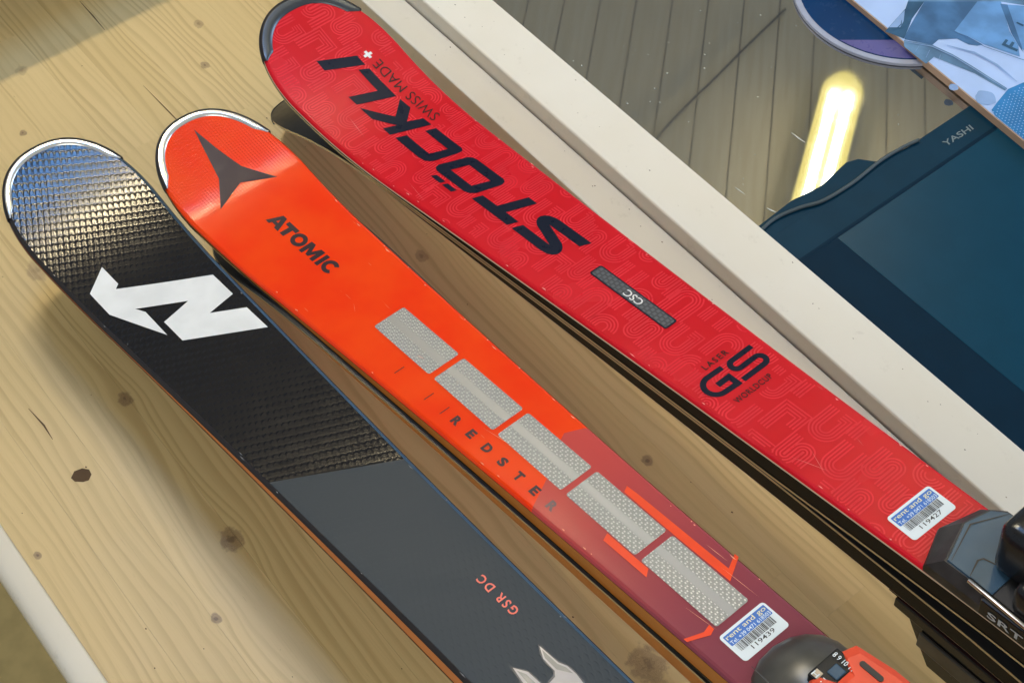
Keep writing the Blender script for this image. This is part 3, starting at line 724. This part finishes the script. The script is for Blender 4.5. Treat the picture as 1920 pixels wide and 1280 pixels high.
# ---- red ski with the long wordmark
rd, s = ski_root('S', "red ski with long navy wordmark, tallest pair beside the glass counter")
ski_body(s, rd, 'stock', 'sw_black', 'sw_black', 'stock', 'stock', 'laminate')
tip_guard(s, rd, -.3005, .0095, 'guard_d', 'rim')
WM = dict(
 I=[[(-278.5,-14.4),(-264.4,19.6),(-252.9,19.4),(-267.1,-14.5)]],
 L=[[(-251.7,11.0),(-247.6,19.9),(-208.5,19.4),(-221.5,-14.2),(-232.8,-14.9),(-223.4,10.2)]],
 K=[[(-203.8,19.8),(-189.7,20.4),(-177.9,7.3),(-171.6,20.6),(-160.5,20.8),(-174.5,-13.8),(-185.0,-13.7),(-180.1,-2.1),(-200.0,-14.0),(-217.1,-14.5),(-189.4,3.5)]],
 C=[[(-168.5,-12.8),(-164.3,-3.4),(-131.7,-3.9),(-124.8,11.2),(-157.7,11.8),(-153.9,20.8),(-118.7,20.4),(-115.7,19.8),(-113.9,18.2),(-113.6,15.4),(-121.0,-6.3),(-123.2,-9.4),(-127.2,-12.2),(-134.0,-13.2)]],
 O=[[(-113.8,-10.8),(-114.4,-7.2),(-104.0,16.2),(-100.6,19.0),(-95.3,20.0),(-59.9,19.6),(-56.5,18.3),(-55.0,14.3),(-62.6,-7.4),(-66.6,-11.6),(-72.0,-13.2),(-109.6,-13.0)], [(-101.6,-4.1),(-94.9,10.9),(-65.9,10.5),(-72.7,-4.6)]],
 d1=[[(-107.8,-20.8),(-105.3,-16.4),(-92.8,-16.5),(-95.0,-20.9)]], d2=[[(-91.9,-21.0),(-89.5,-16.6),(-77.1,-16.8),(-79.3,-21.2)]],
 T=[[(-60.2,-14.3),(-56.4,-5.5),(-37.8,-5.4),(-27.0,19.5),(-16.1,19.4),(-26.5,-5.3),(-10.3,-5.4),(-14.0,-14.4)]],
 S=[[(-8.6,-14.3),(-4.5,-5.3),(28.6,-5.6),(3.9,2.3),(-.2,4.9),(-2.4,8.2),(-2.4,11.4),(-.6,14.4),(3.0,17.0),(8.6,18.6),(14,19.1),(51.1,19.1),(46.9,9.9),(10.5,9.8),(34.2,2.4),(38.6,-.4),(41.0,-4.2),(41.2,-8.0),(38.8,-11.4),(34.6,-13.6),(27.1,-14.6)]])
for k, lp in WM.items(): poly("wordmark_letter", s, lp, 'navy', .00036, rd)
cx, cy = -260.2, 28.4; a, b = 4.2, 1.35
poly("white_cross", s, [[(cx-a,cy-b),(cx-b,cy-b),(cx-b,cy-a),(cx+b,cy-a),(cx+b,cy-b),(cx+a,cy-b),(cx+a,cy+b),(cx+b,cy+b),(cx+b,cy+a),(cx-b,cy+a),(cx-b,cy+b),(cx-a,cy+b)]], 'white', .00036, rd)
text("small_lettering", s, "SWISS MADE", (-163.5, 34.6), (-1, 0), (0, -1), 87.5, 10.2, 'darkred', .00036, rd, -.004, -.16, 1.05)
pc = poly("carbon_plate", s, [rrect(74.6, 160.2, -4.6, 7.8, 2.2)], 'navy', .0004, rd)
poly("weave", s, [rrect(76.0, 158.8, -3.4, 6.6, 1.4)], 'carbon', .0005, pc)
text("plate_lettering", s, "CSC", (128.0, 4.6), (-1, 0), (0, -1), 18.4, 6.8, 'white', .0006, pc, .012)
text("small_lettering", s, "LASER", (210.2, -12.2), (0, 1), (-1, 0), 24.2, 5.4, 'darkred', .00036, rd, .014, 0, 1.3)
text("small_lettering", s, "WORLDCUP", (248.6, -18.4), (0, 1), (-1, 0), 36., 5.4, 'darkred', .00036, rd, .014, 0, 1.15)
def stroke(pts, w):
    """thick line with round joins as one closed outline"""
    A = []; B = []
    for i, p in enumerate(pts):
        p0 = Vector(pts[max(i - 1, 0)]); p1 = Vector(pts[min(i + 1, len(pts) - 1)]); t = (p1 - p0).normalized(); q = Vector((-t.y, t.x)) * w / 2
        A.append((p[0] + q.x, p[1] + q.y)); B.append((p[0] - q.x, p[1] - q.y))
    V = A + B; n = len(A); return V, [(i, i + 1, n + i + 1, n + i) for i in range(n - 1)]
def arc(cx, cy, r, a0, a1, k=14): return [(cx + r * math.cos(R(a0 + (a1 - a0) * j / k)), cy + r * math.sin(R(a0 + (a1 - a0) * j / k))) for j in range(k + 1)]
# x = across (+v), y = towards the tip (-u)
def gs(pts): return [(-y / 1000, x / 1000) for x, y in pts]
gpath = [(-2.1, -216.4)] + [(-15.5, -216.0)] + [(x, y) for x, y in arc(-17.0, -225.1, 9.2, 92, 268)] + [(-7, -234.9)]
V, F = stroke(gs(gpath), .0046); put2d("model_letter", s, V, F, 'navy', .00036, rd)
poly("model_letter", s, [[(223.5,-2.3),(237.4,-2.2),(237.4,-7.2),(232.6,-7.2),(228.6,-7.2),(228.6,-16.4),(223.6,-16.4)]], 'navy', .00038, rd)
spath = [(28.0, -216.6), (8.2, -216.6)] + arc(7.6, -221.2, 4.6, 90, 270) + [(21.6, -225.8)] + arc(22.4, -230.5, 4.7, 90, -90) + [(.4, -235.2)]
V, F = stroke(gs(spath), .0046); put2d("model_letter", s, V, F, 'navy', .00036, rd)
# retro line pattern: concentric strokes of rounded letter shapes
V = []; F = []
TXT = ((-.256, -.157, .022, .037), (.202, .213, -.015, .015), (.240, .2515, -.021, .021))
def motif(kind, cu, cv, sc):
    for d in (-2.4, -.8, .8, 2.4):
        if kind == 'C': P = [(9, 5 + d)] + arc(-3, 0, 5 + d, 90, 270) + [(9, -5 - d)]
        elif kind == 'S': P = [(9, 5.2 - d), (-3, 5.2 - d)] + arc(-3, 2.6, max(.3, 2.6 - d), 90, 270)[1:-1] + [(-3, 0 + d), (3, 0 + d)] + arc(3, -2.6, max(.3, 2.6 + d), 90, -90)[1:-1] + [(3, -5.2 - d), (-9, -5.2 - d)]
        elif kind == 'G': P = [(9, 5 + d)] + arc(-3, 0, 5 + d, 90, 270) + [(6.5 + d, -5 - d), (6.5 + d, -.6)]
        elif kind == 'U': P = [(-9, 5 + d)] + arc(3, 0, 5 + d, 90, -90) + [(-9, -5 - d)]
        else: P = [(-9, 4.5 + d), (6 + d, 4.5 + d), (6 + d, -5 - d), (-2, -5 - d)]
        Q = []
        for a, b in zip(P[:-1], P[1:]):
            n_ = max(1, int(math.hypot(b[0] - a[0], b[1] - a[1]) / 2.2))
            Q += [(a[0] + (b[0] - a[0]) * t / n_, a[1] + (b[1] - a[1]) * t / n_) for t in range(n_)]
        Q.append(P[-1])
        W_ = [((cu - y * sc) / 1000, (cv + x * sc) / 1000) for x, y in Q]
        run = []
        for p in W_ + [None]:
            ok = p is not None and s['ut'] + .012 < p[0] < .43 and abs(p[1]) < half(s, p[0]) - .0036 and not any(a < p[0] < b and c < p[1] < d for a, b, c, d in TXT)
            if ok: run.append(p)
            else:
                if len(run) > 2:
                    a, f = stroke(run, .00078 * sc); b0 = len(V); V.extend(a); F.extend([tuple(b0 + i for i in q) for q in f])
                run = []
rp = random.Random(5); u = -318.; row = 0
while u < 425:
    v = -58 + (row % 2) * 16 + rp.uniform(-3, 3)
    while v < 62:
        motif(rp.choice('CSGUSGJ'), u + rp.uniform(-2.5, 2.5), v, rp.uniform(1.5, 1.7)); v += rp.uniform(33, 40)
    u += 26.; row += 1
put2d("line_pattern", s, V, F, 'red2', .00018, rd)
sticker(s, rd, (385.0, -20.8), (386.3, 19.8), (409.5, -21.5), "119427")

# ---- wear: nicks along the top edges, fine scratches
def wear(root, s, mat, seed, n, ulo, uhi, scr):
    rw = random.Random(seed); V = []; F = []
    for _ in range(n):
        u = rw.uniform(ulo, uhi); sg = rw.choice((-1, 1)); w = half(s, u) - rw.uniform(.0016, .0042); L = rw.uniform(.0006, .0035); b = len(V)
        V += [(u - L, sg * w), (u, sg * (w - rw.uniform(.0003, .0010))), (u + L * rw.uniform(.5, 1), sg * w), (u, sg * (w + rw.uniform(.0001, .0004)))]; F.append((b, b + 1, b + 2, b + 3))
    for _ in range(scr):
        u = rw.uniform(ulo, uhi); v = rw.uniform(-.8, .8) * half(s, u); a = rw.gauss(.2, .5); L = rw.uniform(.004, .018); q = rw.uniform(.00010, .00022); b = len(V)
        du, dv = math.cos(a) * L, math.sin(a) * L * .6
        V += [(u - du, v - dv), (u - dv / L * q, v + du / L * q), (u + du, v + dv), (u + dv / L * q, v - du / L * q)]; F.append((b, b + 1, b + 2, b + 3))
    o = put2d("scuffs", s, V, F, mat, .00062, root); o["kind"] = "stuff"
wear(og, SK['A'], 'scuff_o', 3, 26, -.20, .40, 6)
wear(rd, SK['S'], 'scuff_r', 4, 24, -.24, .40, 5)
wear(bk, SK['N'], 'scuff_g', 5, 18, -.25, .36, 0)

# ---- bindings on the upper skis
def loft(name, rings, mat, parent, smooth=False, cap=True):
    V = [p for r in rings for p in r]; n = len(rings[0]); F = []
    for i in range(len(rings) - 1):
        for k in range(n): F.append((i * n + k, i * n + (k + 1) % n, (i + 1) * n + (k + 1) % n, (i + 1) * n + k))
    if cap: F.append(tuple(range(len(V) - n, len(V))))
    o = link(name, V, F, mat, parent, smooth)
    bm = bmesh.new(); bm.from_mesh(o.data); bmesh.ops.recalc_face_normals(bm, faces=bm.faces); bm.to_mesh(o.data); bm.free()
    return o
mm = lambda P, n: [(u / 1000, v / 1000, n / 1000) for u, v in P]
# red ski: faceted black toe cover, riser plate and toe housing
tb = link("toe_binding", mm([(452, -34), (560, -34), (560, 34), (452, 34)], .4), [(0, 1, 2, 3)], 'bblk', rd)
o0 = [(427, -35), (415.5, -7), (424, 23), (437, 32.5), (620, 33), (620, -35)]
o1 = [(438, -30), (427.5, 1), (432.5, 21), (441, 28), (620, 29), (620, -31)]
loft("front_cover", [mm(o0, 0), mm(o0, 5), mm([(428.5 if i == 0 else u + 1.0, v) for i, (u, v) in enumerate(o0)], 8.), mm(o1, 17)], 'bscuff', tb)
loft("cover_plate", [mm([(u + 1.2, v * .97) for u, v in o1[:4]] + [(474, 27), (474, -30)], 16.5), mm([(u + 1.6, v * .95) for u, v in o1[:4]] + [(474, 26.5), (474, -29.5)], 18.2)], 'bsteel', tb)
def bar(name, pts, w, z, mat, parent, th=.0006):
    V, F = ribbon2([(u / 1000, v / 1000) for u, v in pts], w / 1000, z / 1000); return link(name, V, F, mat, parent)
bar("seam", [(441.5, -27.5), (432.0, 2.5), (444, 27)], 1.1, 18.5, 'rim', tb)
bar("seam", [(456.5, -28.5), (452.5, -16), (454, -12.5), (468, -9)], 1.3, 18.5, 'rim', tb)
bmlink("toe_housing", box(.459, .60, -.0150, .0330, .016, .062, .011, 4), 'bblk', tb, True)
bmlink("toe_wing", box(.486, .60, -.030, -.014, .016, .040, .006, 3), 'bblk', tb, True)
bmlink("screw", box(.4665, .4705, .006, .0095, .0618, .0632, .0006), 'silver', tb)
bmlink("riser_plate", box(.470, .62, -.0352, .0352, 0, .0150, .0012), 'bblk', tb)
tube("chrome_rod", [(.4575, -.0302, .0168), (.52, -.0332, .0158), (.60, -.034, .0158)], .0022, 'edge', tb)
V, F = glyphs("SRT", .02, 0, 1.05)
link("plate_lettering", [((477 + x * 26) / 1000, -.0357, (3.6 + y * 6.2) / 1000) for x, y in V], F, 'grey', tb)
# orange ski: rounded grey toe cover, orange housing with a setting window
ta = link("toe_binding", mm([(430, -32), (560, -32), (560, 32), (430, 32)], .4), [(0, 1, 2, 3)], 'bblk', og)
fr = [(418, -33), (409.5, -25), (404.5, -13), (403.5, 0), (406, 12), (411, 21), (418.5, 28), (428, 31.5), (440, 32), (560, 32), (560, -33)]
def shrink(P, d, cu=480.): return [(u + (d if u < 500 else 0), v * (1 - d / 42.)) for u, v in P]
loft("front_cover", [mm(fr, 0), mm(fr, 6), mm(shrink(fr, 2), 9), mm(shrink(fr, 6), 13), mm(shrink(fr, 13), 18), mm(shrink(fr, 22), 21.5), mm(shrink(fr, 30), 23)], 'bgry', ta, True)
bar("cover_seam", [(408.6, -24), (420, -24.4), (436, -25)], 1.0, 16.6, 'rim', ta)
hs = [(446, -22), (441, -8), (452, -2), (452, 10), (441, 17), (444, 27), (470, 31), (620, 31), (620, -26)]
loft("orange_housing", [mm(hs, 12), mm(hs, 25), mm([(u + 2.5, v * .93) for u, v in hs], 30), mm([(u + 8, v * .8) for u, v in hs], 32)], 'bred', ta)
bmlink("setting_window", box(.4395, .4560, -.0100, .0158, .018, .0305, .0012), 'bblk', ta)
bmlink("window_glass", box(.4465, .4545, -.0012, .0072, .0303, .0312, .0008), 'bsteel', ta)
bmlink("brass_pin", box(.4412, .4462, -.0088, -.0035, .0303, .0313, .0004), 'laminate', ta)
for i, t_ in enumerate(("8 9 10 11", "H 7 8")):
    V, F = glyphs(t_, .01); o_ = (441.5, (10.6, -7.4)[i])
    link("scale_lettering", [((o_[0] + x * 15) / 1000, (o_[1] + (y - .5) * 3.6) / 1000, .0318) for x, y in V], F, 'paper', ta)
for u0, v0 in ((456, 17.2), (479, 18.4)):
    P = rrect(u0, u0 + 17, v0 - 1.9, v0 + 1.9, 1.8)
    loft("housing_slot", [mm(P, 30.2), mm(P, 32.7)], 'rim', ta)
loft("heel_of_housing", [mm([(466, -12), (466, 4), (500, 4), (500, -12)], 31), mm([(467, -11), (467, 3), (498, 3), (498, -11)], 33)], 'bblk', ta)

# ---- lower skis of each pair, base to base with the upper ones
for k, up, lab in (('N', bk, "partner ski under the black ski, base up against it"), ('A', og, "partner ski under the orange ski with amber sidewall"), ('S', rd, "partner ski under the red ski, its dark tip poking out below")):
    t, s = ski_root(k, lab, False)
    if k == 'N':          # stiff straight-tipped partner, hidden under the upper one
        s2 = dict(s, a=0., ut=-.285, uw=-.205, W=.104, wm=.070)
        ski_body(s2, t, 'base', 'sw_black', 'sw_black', 'rim', 'rim')  # sides coloured black to read as shadow under the upper ski
    else:
        for ch in list(up.children):
            nm = ch.name.split('.')[0]
            if nm in ("topsheet", "top_edge", "laminate", "sidewall", "steel_edge", "base", "tip_guard", "guard_rim"):
                c = ch.copy(); COL.objects.link(c); c.parent = t
    if k == 'S':
        q = link("toe_binding", mm([(417, -33), (560, -33), (560, 33), (417, 33)], .4), [(0, 1, 2, 3)], 'bblk', t)
        bmlink("riser_plate", box(.424, .62, -.0350, .0350, 0, .010, .0012), 'bblk', q)
        loft("front_cover", [mm([(436, -34), (436, 34), (620, 34), (620, -34)], 8), mm([(441, -33), (441, 33), (620, 33), (620, -33)], 20), mm([(456, -27), (456, 27), (620, 27), (620, -27)], 60)], 'bblk', q)
        bmlink("grey_flank", box(.448, .60, .0335, .0362, .014, .030, .001), 'bgry', q)
        V, F = glyphs("INTERFACE", .0, .2, 1.0)
